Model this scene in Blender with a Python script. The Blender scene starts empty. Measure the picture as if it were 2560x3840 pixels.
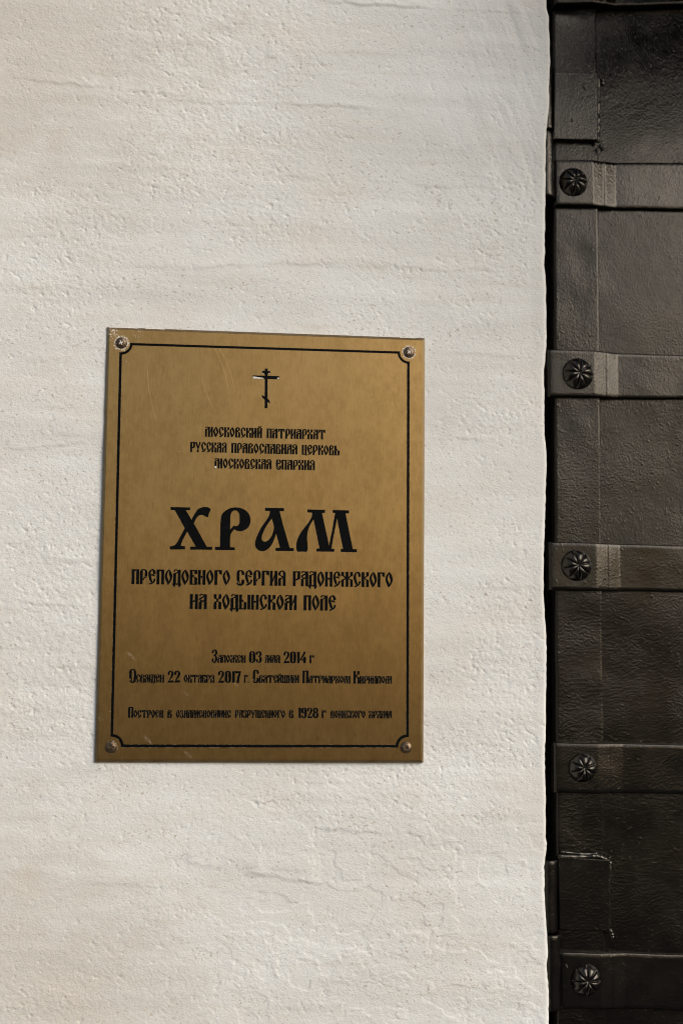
import bpy, bmesh, math, random
import numpy as np
from mathutils import Vector, Euler, Matrix
from mathutils.geometry import delaunay_2d_cdt

sc = bpy.context.scene
COL = sc.collection
ZC = 1.60                                   # height of the middle of the sign above the ground

# ------------------------------------------------------------------ camera
CAM_LOC = Vector((-0.063, -1.240, ZC - 0.095))
CAM_ROT = Euler((math.radians(95.80), math.radians(-0.58), math.radians(-6.26)), 'XYZ')
cd = bpy.data.cameras.new('camera')
cam = bpy.data.objects.new('camera', cd)
COL.objects.link(cam)
cam.location, cam.rotation_euler = CAM_LOC, CAM_ROT
cd.sensor_fit = 'VERTICAL'
cd.sensor_height = 36.0
cd.sensor_width = 24.0
cd.lens = 46.875
cd.clip_start, cd.clip_end = 0.05, 500
cd.dof.use_dof = True
cd.dof.focus_distance = 1.245
cd.dof.aperture_fstop = 4.0
sc.camera = cam

# ------------------------------------------------------------------ sky, sun, exposure
SUN_EL, SUN_AZ = 29.0, 44.0                 # azimuth measured to the right of straight behind the camera
w = bpy.data.worlds.new('World')
sc.world = w
w.use_nodes = True
wn = w.node_tree
sky = wn.nodes.new('ShaderNodeTexSky')
sky.sky_type = 'NISHITA'
sky.sun_disc = False
sky.sun_elevation = math.radians(SUN_EL)
sky.sun_rotation = math.radians(180 - SUN_AZ)
sky.air_density = 1.0
sky.dust_density = 2.5
sky.ozone_density = 0.3
bg = wn.nodes['Background']
bg.inputs['Strength'].default_value = 0.07
wn.links.new(sky.outputs[0], bg.inputs[0])
sd = bpy.data.lights.new('sun', 'SUN')
sd.energy = 1.7
sd.angle = math.radians(50)
sd.color = (1.0, 0.955, 0.885)
sun = bpy.data.objects.new('sun', sd)
COL.objects.link(sun)
_a, _e = math.radians(SUN_AZ), math.radians(SUN_EL)
sun_dir = Vector((math.sin(_a) * math.cos(_e), -math.cos(_a) * math.cos(_e), math.sin(_e)))
sun.rotation_euler = sun_dir.to_track_quat('Z', 'Y').to_euler()
sun.location = sun_dir * 20
sc.view_settings.view_transform = 'Standard'
sc.view_settings.look = 'None'
sc.view_settings.exposure = 0.50
sc.view_settings.gamma = 1.0
sc.cycles.filter_width = 1.05

# ------------------------------------------------------------------ helpers
RM = CAM_ROT.to_matrix()
F = 5000.0

def at(px, py, y=0.0):
    """point of the plane Y = y seen at pixel (px, py) of the photograph"""
    d = RM @ Vector(((px - 1280) / F, -(py - 1920) / F, -1.0))
    t = (y - CAM_LOC.y) / d.y
    return CAM_LOC + d * t

def link(name, me, mats, parent=None, smooth=False):
    o = bpy.data.objects.new(name, me)
    COL.objects.link(o)
    for m in (mats if isinstance(mats, (list, tuple)) else [mats]):
        me.materials.append(m)
    if parent:
        o.parent = parent
    if smooth:
        me.polygons.foreach_set('use_smooth', np.ones(len(me.polygons), dtype=bool))
    return o

def pymesh(name, V, Fc, mats, parent=None, smooth=False):
    me = bpy.data.meshes.new(name)
    me.from_pydata([tuple(v) for v in V], [], Fc)
    me.update()
    return link(name, me, mats, parent, smooth)

def gridmesh(name, X, Y, Z, mats, parent=None, extra=None, flip=False):
    """smooth sheet from three (rows, cols) arrays; extra = (verts, quads) joined to it"""
    r, c = X.shape
    co = np.stack([X, Y, Z], -1).reshape(-1, 3).astype(np.float32)
    i = np.arange(r * c).reshape(r, c)
    q = np.stack([i[:-1, :-1], i[:-1, 1:], i[1:, 1:], i[1:, :-1]], -1).reshape(-1, 4)
    if flip:
        q = q[:, ::-1]
    if extra:
        ev, eq = extra
        q = np.concatenate([q, np.array(eq) + len(co)])
        co = np.concatenate([co, np.array(ev, np.float32)])
    me = bpy.data.meshes.new(name)
    me.vertices.add(len(co)); me.vertices.foreach_set('co', co.ravel())
    me.loops.add(q.size); me.loops.foreach_set('vertex_index', q.ravel().astype(np.int32))
    me.polygons.add(len(q))
    me.polygons.foreach_set('loop_start', np.arange(0, q.size, 4, dtype=np.int32))
    me.polygons.foreach_set('loop_total', np.full(len(q), 4, np.int32))
    me.update(calc_edges=True)
    me.validate()
    return link(name, me, mats, parent, True)

def empty(name, loc):
    o = bpy.data.objects.new(name, None)
    o.empty_display_size = 0.1
    COL.objects.link(o)
    o.location = loc
    return o

def adopt(child, parent):
    child.parent = parent
    child.matrix_parent_inverse = Matrix.Translation(parent.location).inverted() if parent.type == 'EMPTY' else Matrix()
    return child

def tag(o, label=None, cat=None, group=None, kind=None):
    for k, v in (('label', label), ('category', cat), ('group', group), ('kind', kind)):
        if v: o[k] = v
    return o

_rng = {}
def vnoise(x, z, cell, seed, stretch=(1, 1)):
    """value noise in [-1, 1], smooth, vectorised"""
    if seed not in _rng:
        _rng[seed] = np.random.RandomState(seed).uniform(-1, 1, (512, 512))
    T = _rng[seed]
    u = x / (cell * stretch[0]) + 177.3; v = z / (cell * stretch[1]) + 91.7
    iu = np.floor(u).astype(int); iv = np.floor(v).astype(int)
    fu = u - iu; fv = v - iv
    fu = fu * fu * fu * (fu * (6 * fu - 15) + 10); fv = fv * fv * fv * (fv * (6 * fv - 15) + 10)
    g = lambda a, b: T[a % 512, b % 512]
    return ((g(iu, iv) * (1 - fu) + g(iu + 1, iv) * fu) * (1 - fv)
            + (g(iu, iv + 1) * (1 - fu) + g(iu + 1, iv + 1) * fu) * fv)

def fbm(x, z, cell, seed, octs=4, gain=0.5, stretch=(1, 1)):
    s = 0; a = 1; n = 0
    for k in range(octs):
        ca, sa = math.cos(0.6 * k + 0.0), math.sin(0.6 * k)
        if stretch != (1, 1): ca, sa = 1, 0
        s = s + a * vnoise(x * ca - z * sa, x * sa + z * ca, cell / 2 ** k, seed + k, stretch)
        n += a; a *= gain
    return s / n

def sstep(a, b, x):
    t = np.clip((x - a) / (b - a), 0, 1)
    return t * t * (3 - 2 * t)

# ------------------------------------------------------------------ node helpers
class NT:
    def __init__(self, name):
        self.m = bpy.data.materials.new(name); self.m.use_nodes = True
        self.t = self.m.node_tree
        self.b = self.t.nodes['Principled BSDF']
        self.co = self.n('ShaderNodeTexCoord').outputs['Object']
    def n(self, typ, **kw):
        nd = self.t.nodes.new(typ)
        for k, v in kw.items(): setattr(nd, k, v)
        return nd
    def put(self, sock, v):
        if hasattr(v, 'is_output'): self.t.links.new(v, sock)
        else: sock.default_value = v
    def noise(self, scale, detail=4, rough=0.5, vec=None, dist=0.0):
        nd = self.n('ShaderNodeTexNoise')
        self.put(nd.inputs['Vector'], vec or self.co)
        nd.inputs['Scale'].default_value = scale; nd.inputs['Detail'].default_value = detail
        nd.inputs['Roughness'].default_value = rough; nd.inputs['Distortion'].default_value = dist
        return nd.outputs['Fac']
    def mapping(self, scale=(1, 1, 1), loc=(0, 0, 0), rot=(0, 0, 0)):
        nd = self.n('ShaderNodeMapping')
        self.put(nd.inputs['Vector'], self.co)
        nd.inputs['Scale'].default_value = scale; nd.inputs['Location'].default_value = loc; nd.inputs['Rotation'].default_value = rot
        return nd.outputs[0]
    def ramp(self, v, a, b, lo=0.0, hi=1.0):
        nd = self.n('ShaderNodeMapRange', interpolation_type='SMOOTHSTEP')
        self.put(nd.inputs['Value'], v)
        for i, x in zip(('From Min', 'From Max', 'To Min', 'To Max'), (a, b, lo, hi)): nd.inputs[i].default_value = x
        return nd.outputs[0]
    def math(self, op, a, b=0.0, c=0.0):
        nd = self.n('ShaderNodeMath', operation=op)
        self.put(nd.inputs[0], a); self.put(nd.inputs[1], b); self.put(nd.inputs[2], c)
        return nd.outputs[0]
    def mix(self, f, a, b, blend='MIX'):
        nd = self.n('ShaderNodeMix', data_type='RGBA', blend_type=blend)
        self.put(nd.inputs[0], f)
        self.put(nd.inputs[6], a if hasattr(a, 'is_output') else (*a, 1)); self.put(nd.inputs[7], b if hasattr(b, 'is_output') else (*b, 1))
        return nd.outputs[2]
    def bump(self, h, dist, strength=1.0, normal=None):
        nd = self.n('ShaderNodeBump')
        nd.inputs['Strength'].default_value = strength; nd.inputs['Distance'].default_value = dist
        self.put(nd.inputs['Height'], h)
        if normal: self.put(nd.inputs['Normal'], normal)
        return nd.outputs[0]
    def dist(self, c):
        nd = self.n('ShaderNodeVectorMath', operation='DISTANCE')
        self.put(nd.inputs[0], self.co); nd.inputs[1].default_value = c
        return nd.outputs['Value']
    def set(self, **kw):
        for k, v in kw.items():
            self.put(self.b.inputs[k.replace('_', ' ')], (*v, 1) if isinstance(v, tuple) and len(v) == 3 else v)
        return self.m

# ------------------------------------------------------------------ materials
def mat_plaster():
    t = NT('plaster')
    big = t.noise(5.0, 5, 0.6, t.mapping((1, 1, 2.2)))
    pink = t.noise(9.0, 4, 0.6, t.mapping((1, 1, 1.5), (3, 1, 7)))
    speck = t.noise(330.0, 2, 0.5, t.mapping((1, 1, 1.25), (5, 2, 1), (0, 0.5, 0)))
    where = t.noise(22.0, 4, 0.6, t.mapping((0.7, 1, 1.3), (1, 8, 2)))
    col = t.mix(t.ramp(big, 0.35, 0.7), (0.685, 0.685, 0.668), (0.765, 0.775, 0.768))
    col = t.mix(t.math('MULTIPLY', t.ramp(pink, 0.5, 0.78), 0.55), col, (0.70, 0.635, 0.565))
    grime = t.noise(34.0, 5, 0.65, t.mapping((0.22, 1, 3.0), (2, 5, 9)))
    col = t.mix(t.math('MULTIPLY', t.ramp(grime, 0.52, 0.76), 0.30), col, (0.58, 0.53, 0.46))
    sp = t.math('MULTIPLY', t.ramp(speck, 0.615, 0.70), t.ramp(where, 0.38, 0.58))
    col = t.mix(t.math('MULTIPLY', sp, 0.62), col, (0.36, 0.27, 0.19))
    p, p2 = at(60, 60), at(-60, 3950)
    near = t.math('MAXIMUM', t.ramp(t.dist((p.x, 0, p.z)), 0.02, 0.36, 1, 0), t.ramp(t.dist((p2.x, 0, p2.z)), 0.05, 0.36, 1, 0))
    soil_vignette = t.math('ADD', near, t.math('MULTIPLY', t.math('SUBTRACT', t.noise(26.0, 6, 0.7, t.mapping((1, 1, 1.6), (6, 6, 6))), 0.5), 1.6))
    col = t.mix(t.math('MULTIPLY', t.ramp(soil_vignette, 0.15, 1.0), 0.50), col, (0.56, 0.51, 0.44))      # brown weathering, plus corner vignetting painted into the colour
    g = t.noise(480.0, 4, 0.62, t.mapping((1, 1, 1.3), (0, 0, 0), (0, 0.55, 0)))
    nb = t.bump(g, 0.0014, 0.45)
    return t.set(Base_Color=col, Roughness=0.85, Normal=nb, Specular_IOR_Level=0.25)

def mat_brass():
    t = NT('aged_brass')
    brushed = t.noise(110.0, 5, 0.7, t.mapping((9, 1, 0.9)))
    blot = t.noise(20.0, 6, 0.65, t.mapping((1.3, 1, 0.8)))
    mott = t.noise(150.0, 4, 0.6, t.mapping((1, 1, 0.7)))
    fine = t.noise(900.0, 2, 0.5)
    f = t.math('ADD', t.math('MULTIPLY', blot, 0.36), t.math('ADD', t.math('MULTIPLY', mott, 0.34), t.math('MULTIPLY', brushed, 0.30)))
    col = t.mix(t.ramp(f, 0.36, 0.64), (0.212, 0.129, 0.045), (0.296, 0.187, 0.071))
    dark = t.ramp(t.noise(190.0, 3, 0.5, t.mapping((1.6, 1, 0.8), (2, 2, 2))), 0.66, 0.76)
    col = t.mix(t.math('MULTIPLY', dark, 0.35), col, (0.10, 0.062, 0.026))
    # whitewash splashed round the screws and the upper left corner
    res = None
    smear = t.noise(520.0, 4, 0.7, t.mapping((1, 1, 1), (1, 1, 4)))
    for (px, py, r0, r1, amt) in ((456, 1286, .0045, .0105, .95), (1533, 1321, .0045, .0092, 1.0), (418, 2802, .0045, .0080, .6),
                                  (1522, 2803, .0045, .0070, .45), (415, 1236, .001, .022, .62), (520, 1250, .001, .018, .4), (384, 2690, .001, .014, .35)):
        p = at(px, py, PY)
        d = t.ramp(t.dist((p.x, PY, p.z - ZC)), r0, r1, 1.0, 0.0)
        q = t.math('MULTIPLY', d, amt)
        res = q if res is None else t.math('MAXIMUM', res, q)
    spots = t.ramp(t.noise(300.0, 2, 0.5, t.mapping((1, 1, 1), (9, 3, 2))), 0.76, 0.80)
    white = t.ramp(t.math('ADD', smear, t.math('MULTIPLY', res, 0.33)), 0.68, 0.80)
    white = t.math('MULTIPLY', white, t.ramp(res, 0.02, 0.25))
    # drag marks of whitewash, short and slanting
    for (px, py, hw, hl) in ((493, 2460, .0022, .008), (555, 2775, .0020, .009), (705, 2830, .0018, .007), (696, 2600, .0012, .005), (884, 2565, .0011, .004)):
        p = at(px, py, PY)
        nd = t.n('ShaderNodeMapping', vector_type='TEXTURE')
        t.put(nd.inputs['Vector'], t.co)
        nd.inputs['Location'].default_value = (p.x, PY, p.z - ZC)
        nd.inputs['Rotation'].default_value = (0, math.radians(42), 0)
        nd.inputs['Scale'].default_value = (hl, 1, hw)
        ln = t.n('ShaderNodeVectorMath', operation='LENGTH'); t.put(ln.inputs[0], nd.outputs[0])
        m_ = t.math('MULTIPLY', t.ramp(ln.outputs['Value'], 0.3, 1.0, 1, 0), t.ramp(smear, 0.42, 0.6))
        white = t.math('MAXIMUM', white, t.math('MULTIPLY', m_, 0.28))
    white = t.math('MAXIMUM', white, t.math('MULTIPLY', spots, 0.5))
    # long curved scratches
    scr = None
    for (cx, cy, R, bx0, by0, bx1, by1) in ((1180, 1380, 610, 570, 1330, 690, 1600), (560, 1480, 318, 735, 1295, 905, 1500), (420, 1510, 440, 760, 1290, 890, 1480), (1180, 1330, 425, 760, 1400, 830, 1535)):
        p = at(cx, cy, PY); rr = abs(at(cx + R, cy, PY).x - p.x)
        b0 = at(bx0, by0, PY); b1 = at(bx1, by1, PY)
        ring = t.ramp(t.math('ABSOLUTE', t.math('SUBTRACT', t.dist((p.x, PY, p.z - ZC)), rr)), .00008, .00042, 1, 0)
        cx_ = ((b0.x + b1.x) / 2, PY, (b0.z + b1.z) / 2 - ZC)
        ring = t.math('MULTIPLY', ring, t.ramp(t.dist(cx_), abs(b0.z - b1.z) * .40, abs(b0.z - b1.z) * .52, 1, 0))
        scr = ring if scr is None else t.math('MAXIMUM', scr, ring)
    col = t.mix(t.math('MULTIPLY', scr, 0.40), col, (0.52, 0.33, 0.14))
    col = t.mix(white, col, (0.62, 0.57, 0.50))
    sep = t.n('ShaderNodeSeparateXYZ'); t.put(sep.inputs[0], t.co)
    rim = t.math('MAXIMUM', t.ramp(t.math('ABSOLUTE', sep.outputs[0]), .1474, .1480), t.ramp(t.math('ABSOLUTE', sep.outputs[2]), .19785, .19845))
    rim = t.math('MULTIPLY', rim, t.ramp(mott, 0.25, 0.6, 0.35, 1.0))
    col = t.mix(t.math('MULTIPLY', rim, 0.75), col, (0.19, 0.145, 0.085))          # dust lies on the chamfer
    metal = t.math('MULTIPLY', t.math('SUBTRACT', 1.0, t.math('MAXIMUM', white, t.math('MULTIPLY', rim, .6))), 0.88)
    rough = t.ramp(f, 0.3, 0.7, 0.33, 0.27)
    rough = t.math('ADD', rough, t.math('MULTIPLY', white, 0.4))
    nb = t.bump(t.math('ADD', t.math('MULTIPLY', fine, 0.5), brushed), 0.00012, 0.5)
    cx = t.n('ShaderNodeCombineXYZ'); cx.inputs[0].default_value = 1.0          # brushed up and down: glints spread sideways
    return t.set(Base_Color=col, Metallic=metal, Roughness=rough, Normal=nb, Anisotropic=0.75, Tangent=cx.outputs[0])

def mat_edge():
    t = NT('cut_brass_edge')
    n = t.noise(260.0, 3, 0.6)
    col = t.mix(t.ramp(n, 0.45, 0.62), (0.05, 0.034, 0.018), (0.68, 0.54, 0.34))
    return t.set(Base_Color=col, Metallic=0.8, Roughness=0.35)

def mat_enamel():
    t = NT('black_enamel')
    n = t.noise(240.0, 4, 0.6)
    col = t.mix(t.ramp(n, 0.5, 0.75), (0.0012, 0.0016, 0.0020), (0.004, 0.005, 0.006))
    return t.set(Base_Color=col, Roughness=t.ramp(n, 0.3, 0.7, 0.42, 0.62), Specular_IOR_Level=0.06)

def mat_white():
    t = NT('dried_whitewash')
    n = t.noise(700.0, 3, 0.6)
    return t.set(Base_Color=t.mix(n, (0.55, 0.50, 0.44), (0.85, 0.83, 0.79)), Roughness=0.8, Normal=t.bump(n, 0.0003, 0.6))

def mat_screw():
    t = NT('tarnished_screw_metal')
    n = t.noise(420.0, 4, 0.6)
    col = t.mix(t.ramp(n, 0.35, 0.7), (0.085, 0.060, 0.040), (0.25, 0.180, 0.120))
    return t.set(Base_Color=col, Metallic=0.85, Roughness=0.36)

def mat_iron(name, base=0.0022, rough=0.16, spec=0.37, bump=0.42):
    t = NT(name)
    ham = t.noise(560.0, 3, 0.55, t.mapping((1.25, 1, 0.75), (0, 0, 0), (0, 0.35, 0)))
    mid = t.noise(40.0, 4, 0.6, t.mapping((1, 1, 0.8)))
    fine = t.noise(900.0, 2, 0.5)
    patch = t.ramp(t.noise(14.0, 4, 0.6), 0.38, 0.66)
    col = t.mix(mid, (base * 1.25, base * 1.12, base), (base * 0.6, base * 0.55, base * 0.52))
    rust = t.ramp(t.noise(120.0, 4, 0.65, t.mapping((1, 1, 1), (4, 4, 4))), 0.62, 0.8)
    col = t.mix(t.math('MULTIPLY', rust, 0.4), col, (0.008, 0.006, 0.005))
    h = t.math('ADD', t.math('MULTIPLY', ham, t.math('ADD', t.math('MULTIPLY', patch, 0.75), 0.35)), t.math('MULTIPLY', fine, 0.12))
    lump = t.ramp(t.noise(260.0, 2, 0.5, t.mapping((1.2, 1, 0.8), (8, 1, 3), (0, 0.3, 0))), 0.60, 0.76)
    h = t.math('ADD', h, t.math('MULTIPLY', lump, 0.3))
    nb = t.bump(h, 0.0012, bump)
    nb = t.bump(mid, 0.004, 0.06, nb)
    return t.set(Base_Color=col, Roughness=t.ramp(mid, 0.3, 0.7, rough + 0.07, rough - 0.03), Normal=nb, Specular_IOR_Level=spec, Specular_Tint=(1.0, 0.92, 0.82))

def mat_ground():
    t = NT('grey_paving')
    br = t.n('ShaderNodeTexBrick')
    t.put(br.inputs['Vector'], t.co)
    br.inputs['Scale'].default_value = 2.2
    for k, c in (('Color1', (.026, .024, .022, 1)), ('Color2', (.034, .032, .03, 1)), ('Mortar', (.016, .015, .014, 1))): br.inputs[k].default_value = c
    n = t.noise(30.0, 6, 0.7)
    return t.set(Base_Color=t.mix(0.5, br.outputs['Color'], t.mix(n, (.014, .013, .012), (.04, .038, .035))), Roughness=0.85, Normal=t.bump(n, 0.004))

PT = 0.0038                                 # plate thickness
PY = -PT                                    # the plane of the plate's face
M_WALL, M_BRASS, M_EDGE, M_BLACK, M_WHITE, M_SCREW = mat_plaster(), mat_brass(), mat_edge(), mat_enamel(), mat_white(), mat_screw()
M_IRON = mat_iron('black_painted_iron')
M_STRAP = mat_iron('black_strap_iron', 0.0022, 0.15, 0.44, 0.30)
M_STUD = mat_iron('black_stud_iron', 0.0025, 0.22, 0.7, 0.1)
M_FRAME = mat_iron('dull_frame_iron', 0.005, 0.55, 0.4, 0.4)

# ------------------------------------------------------------------ ground
pymesh('ground', [(-80, -120, 0), (80, -120, 0), (80, 40, 0), (-80, 40, 0)], [(0, 1, 2, 3)], mat_ground())
tag(bpy.data.objects['ground'], 'grey paving in front of the white wall', 'ground', kind='structure')

# ------------------------------------------------------------------ unseen hood, added to shade the top of the door
def box_mesh(name, x0, x1, y0, y1, z0, z1, mat):
    V = [(x, y, z) for x in (x0, x1) for y in (y0, y1) for z in (z0, z1)]
    return pymesh(name, V, [(0, 1, 3, 2), (4, 6, 7, 5), (0, 4, 5, 1), (2, 3, 7, 6), (0, 2, 6, 4), (1, 5, 7, 3)], mat)
def mat_boards():
    t = NT('dark_boards')
    n = t.noise(8.0, 5, 0.6, t.mapping((1, 12, 1)))
    return t.set(Base_Color=t.mix(n, (.05, .038, .028), (.10, .08, .06)), Roughness=0.7)
tag(box_mesh('added_shade_hood', 0.45, 1.36, -0.44, -0.004, 2.305, 2.35, mat_boards()), 'unseen dark boards added to shade the top of the iron door', 'shade blocker')

# ------------------------------------------------------------------ plastered wall
EDGE_PX = [(2049, -300), (2050, 0), (2050, 30), (2058, 55), (2062, 150), (2063, 232), (2060, 330), (2059, 393), (2052, 460), (2048, 520), (2046, 786), (2043, 994),
           (2050, 1090), (2050, 1280), (2042, 1387), (2042, 1530), (2042, 1621), (2050, 1707), (2048, 1871), (2044, 1979), (2040, 2050), (2040, 2229),
           (2047, 2370), (2052, 2437), (2048, 2687), (2045, 2866), (2048, 3050), (2048, 3140), (2054, 3165), (2049, 3200), (2041, 3252), (2043, 3341), (2047, 3449), (2055, 3540), (2055, 3570), (2051, 3620), (2059, 3750), (2060, 3850), (2058, 4200)]
ez = np.array([at(a, b).z for a, b in EDGE_PX]); ex = np.array([at(a, b).x for a, b in EDGE_PX])
o_ = np.argsort(ez); ez, ex = ez[o_], ex[o_]

def relief(x, z):
    """height of the plaster towards the viewer, in metres"""
    h = 0.0010 * fbm(x, z, 0.16, 11, 3, 0.5, (2.2, 1))
    h = h + 0.0003 * fbm(x, z, 0.045, 21, 3, 0.55, (2.4, 1))
    h = h + 0.0012 * fbm(x, z, 0.034, 25, 3, 0.5, (7, 1))                             # long soft ridges of the float
    smooth = sstep(-0.25, 0.35, fbm(x, z, 0.09, 31, 3, 0.5, (1.8, 1)))            # where the trowel left it smooth
    lo = sstep(at(900, 2900).z, at(900, 3250).z, z) * (0.25 + 0.75 * sstep(at(550, 3400).x, at(1150, 3400).x, x))
    rough = (0.35 + 0.65 * (1 - smooth)) * (1 - 0.6 * lo)
    h = h + 0.00020 * rough * fbm(x, z, 0.0075, 41, 3, 0.6)
    u, v = x * .82 - z * .57, x * .57 + z * .82                                    # the float was drawn down to the right
    g = vnoise(u, v, 0.0024, 51, (1.5, 1)) + 0.7 * vnoise(x, z, 0.0017, 52)
    h = h + 0.00018 * rough * g
    pit = vnoise(u, v, 0.0032, 61, (1.7, 1)) + 0.5 * vnoise(x, z, 0.0021, 62)
    h = h - 0.00085 * (0.2 + 0.7 * rough) * sstep(0.72, 1.2, pit)
    # ledges left by the float
    wob = 0.006 * fbm(x, z * 0 + 3, 0.05, 71, 3)
    for (ax, ay, bx, by, a, up, k) in ((60, 285, 850, 375, .0011, .018, 72), (600, 372, 1420, 398, .0018, .022, 73), (1180, 0, 2000, 45, .0020, .018, 74),
                                    (480, 620, 1260, 668, .0008, .016, 75), (500, 1000, 1330, 985, .0012, .020, 76), (1350, 668, 2000, 700, .0010, .015, 77),
                                    (1330, 985, 2030, 1010, .0010, .016, 78), (0, 1680, 330, 1650, .0012, .015, 79), (150, 2080, 380, 2115, .0009, .014, 80),
                                    (330, 3305, 620, 3322, .0012, .016, 81), (1150, 3105, 1600, 3118, .0022, .014, 82), (920, 3275, 1200, 3312, .0026, .013, 83),
                                    (0, 2240, 330, 2270, .0008, .012, 84), (1620, 1310, 1960, 1330, .0010, .014, 85), (700, 3230, 820, 3245, .0020, .010, 86),
                                    (1640, 1630, 1990, 1655, .0008, .014, 87), (860, 3640, 960, 3650, .0016, .010, 88), (1000, 215, 1050, 215, .0012, .008, 89)):
        A, B = at(ax, ay), at(bx, by)
        t = (x - A.x) / (B.x - A.x)
        zl = A.z + (B.z - A.z) * t + wob * (0.6 + 0.4 * math.sin(k)) + 0.0012 * vnoise(x, z, 0.006, k)
        d = z - zl
        m = sstep(-0.05, 0.18, t) * sstep(1.05, 0.82, t) * (0.55 + 0.45 * vnoise(x, z * 0, 0.035, k + 20))
        h = h + 0.75 * a * m * np.where(d > 0, np.exp(-np.maximum(d, 0) / up), 1 - sstep(0, 0.0038, -d))
    # old coats peeled away in the lower right
    q = fbm(x, z, 0.060, 91, 5, 0.58, (1.5, 1)) * 3.2
    terr = np.floor(q) + sstep(0.0, 0.06, q - np.floor(q))
    h = h + 0.00040 * lo * terr
    q2 = fbm(x, z, 0.022, 95, 4, 0.6, (1.7, 1)) * 2.6 + 0.4
    terr2 = np.floor(q2) + sstep(0.0, 0.09, q2 - np.floor(q2))
    lo2 = sstep(at(900, 3250).z, at(900, 3600).z, z) * sstep(at(900, 3400).x, at(1300, 3400).x, x)
    h = h + 0.00025 * lo2 * terr2
    # slanting float marks in the upper right
    tr = sstep(at(1600, 300).x, at(1850, 300).x, x) * sstep(at(1800, 1000).z, at(1800, 500).z, z)
    h = h + 0.0007 * tr * fbm(x * .94 + z * .34, -x * .34 + z * .94, 0.013, 99, 3, 0.5, (0.8, 5))
    return h

def build_wall():
    st = 0.0009
    z0, z1 = ZC - 0.66, ZC + 0.66
    zs = np.arange(z0, z1 + st / 2, st)
    n = 780
    xe = np.interp(zs, ez, ex)
    xe = xe + 0.0004 * vnoise(zs, zs * 0, 0.012, 5) + 0.0003 * vnoise(zs, zs * 0, 0.004, 6)
    xl = -0.44
    rr = 0.0035
    t = np.linspace(0, 1, n)
    X = xl + (xe[:, None] - rr - xl) * t[None, :]
    Z = np.repeat(zs[:, None], n, 1)
    H = relief(X, Z)
    fade = sstep(0, 0.05, X - xl) * sstep(0, 0.05, Z - z0) * sstep(0, 0.05, z1 - Z)
    lip = sstep(0.012, 0.0, (xe[:, None] - rr) - X)
    H = H * fade * (1 - 0.5 * lip) + 0.0002 * lip
    Y = -H
    # round the arris and carry the sheet back along the reveal
    ang = np.linspace(0, math.pi / 2, 7)[1:]
    Xa = (xe[:, None] - rr) + rr * np.sin(ang)[None, :]
    Ya = Y[:, -1:] + rr * (1 - np.cos(ang))[None, :]
    yr = np.array([0.008, 0.02, 0.06, 0.12, 0.25])
    Xr = np.repeat(xe[:, None], len(yr), 1); Yr = np.repeat(yr[None, :], len(zs), 0)
    Xf = np.concatenate([X, Xa, Xr], 1); Yf = np.concatenate([Y, Ya, Yr], 1)
    Zf = np.repeat(zs[:, None], Xf.shape[1], 1)
    # the rest of the facade: plain quads round the detailed field
    xd0, xd1, zt = float(xe.mean()), 1.262, 2.30
    L, R, T = -6.0, 7.0, 5.0
    V, Q = [], []
    def quad(*p):
        i = len(V); V.extend(p); Q.append((i, i + 1, i + 2, i + 3))
    quad((L, 0, 0), (xl, 0, 0), (xl, 0, T), (L, 0, T))
    quad((xl, 0, 0), (xd0, 0, 0), (xd0, 0, z0), (xl, 0, z0))
    quad((xl, 0, z1), (xd0, 0, z1), (xd0, 0, T), (xl, 0, T))
    quad((xd0, 0, zt), (xd1, 0, zt), (xd1, 0, T), (xd0, 0, T))
    quad((xd1, 0, 0), (R, 0, 0), (R, 0, T), (xd1, 0, T))
    quad((xd0, 0, 0), (xd0, .25, 0), (xd0, .25, z0), (xd0, 0, z0))
    quad((xd0, 0, z1), (xd0, .25, z1), (xd0, .25, zt), (xd0, 0, zt))
    quad((xd1, .25, 0), (xd1, 0, 0), (xd1, 0, zt), (xd1, .25, zt))
    quad((xd0, 0, zt), (xd0, .25, zt), (xd1, .25, zt), (xd1, 0, zt))
    quad((L, 0, T), (R, 0, T), (R, .6, T), (L, .6, T))
    quad((L, .6, 0), (R, .6, 0), (R, .6, T), (L, .6, T))
    quad((L, 0, 0), (L, 0, T), (L, .6, T), (L, .6, 0))
    quad((R, 0, 0), (R, 0, T), (R, .6, T), (R, .6, 0))
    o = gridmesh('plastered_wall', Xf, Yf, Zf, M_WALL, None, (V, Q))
    tag(o, 'rough white plastered wall that carries the brass sign, left of the iron door', 'wall', kind='thing')
build_wall()

# ------------------------------------------------------------------ lettering: glyphs drawn from strokes, height 1
def crom(P, n=6):
    P = [np.array(p, float) for p in P]
    out = []
    for i in range(len(P) - 1):
        p0 = P[i - 1] if i > 0 else 2 * P[0] - P[1]
        p3 = P[i + 2] if i + 2 < len(P) else 2 * P[-1] - P[-2]
        p1, p2 = P[i], P[i + 1]
        for k in range(n):
            t = k / n
            out.append(.5 * (2 * p1 + (p2 - p0) * t + (2 * p0 - 5 * p1 + 4 * p2 - p3) * t * t + (3 * p1 - p0 - 3 * p2 + p3) * t ** 3))
    out.append(P[-1])
    return out

def S(pts, wd, n=5):
    """stroke of varying width along a smooth path -> one closed loop"""
    if not isinstance(wd, (list, tuple)): wd = [wd] * len(pts)
    q = crom([(x, y, w_) for (x, y), w_ in zip(pts, wd)], n)
    L, R = [], []
    for i, p in enumerate(q):
        a = q[max(i - 1, 0)][:2]; b = q[min(i + 1, len(q) - 1)][:2]
        d = b - a; d = d / (np.linalg.norm(d) + 1e-9); nn = np.array((-d[1], d[0])) * max(p[2], 0.008) / 2
        L.append(p[:2] + nn); R.append(p[:2] - nn)
    return [[tuple(v) for v in L + R[::-1]]]

def B(x0, y0, x1, y1):
    return [[(x0, y0), (x1, y0), (x1, y1), (x0, y1)]]

def G(*p): return [list(p)]

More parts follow.
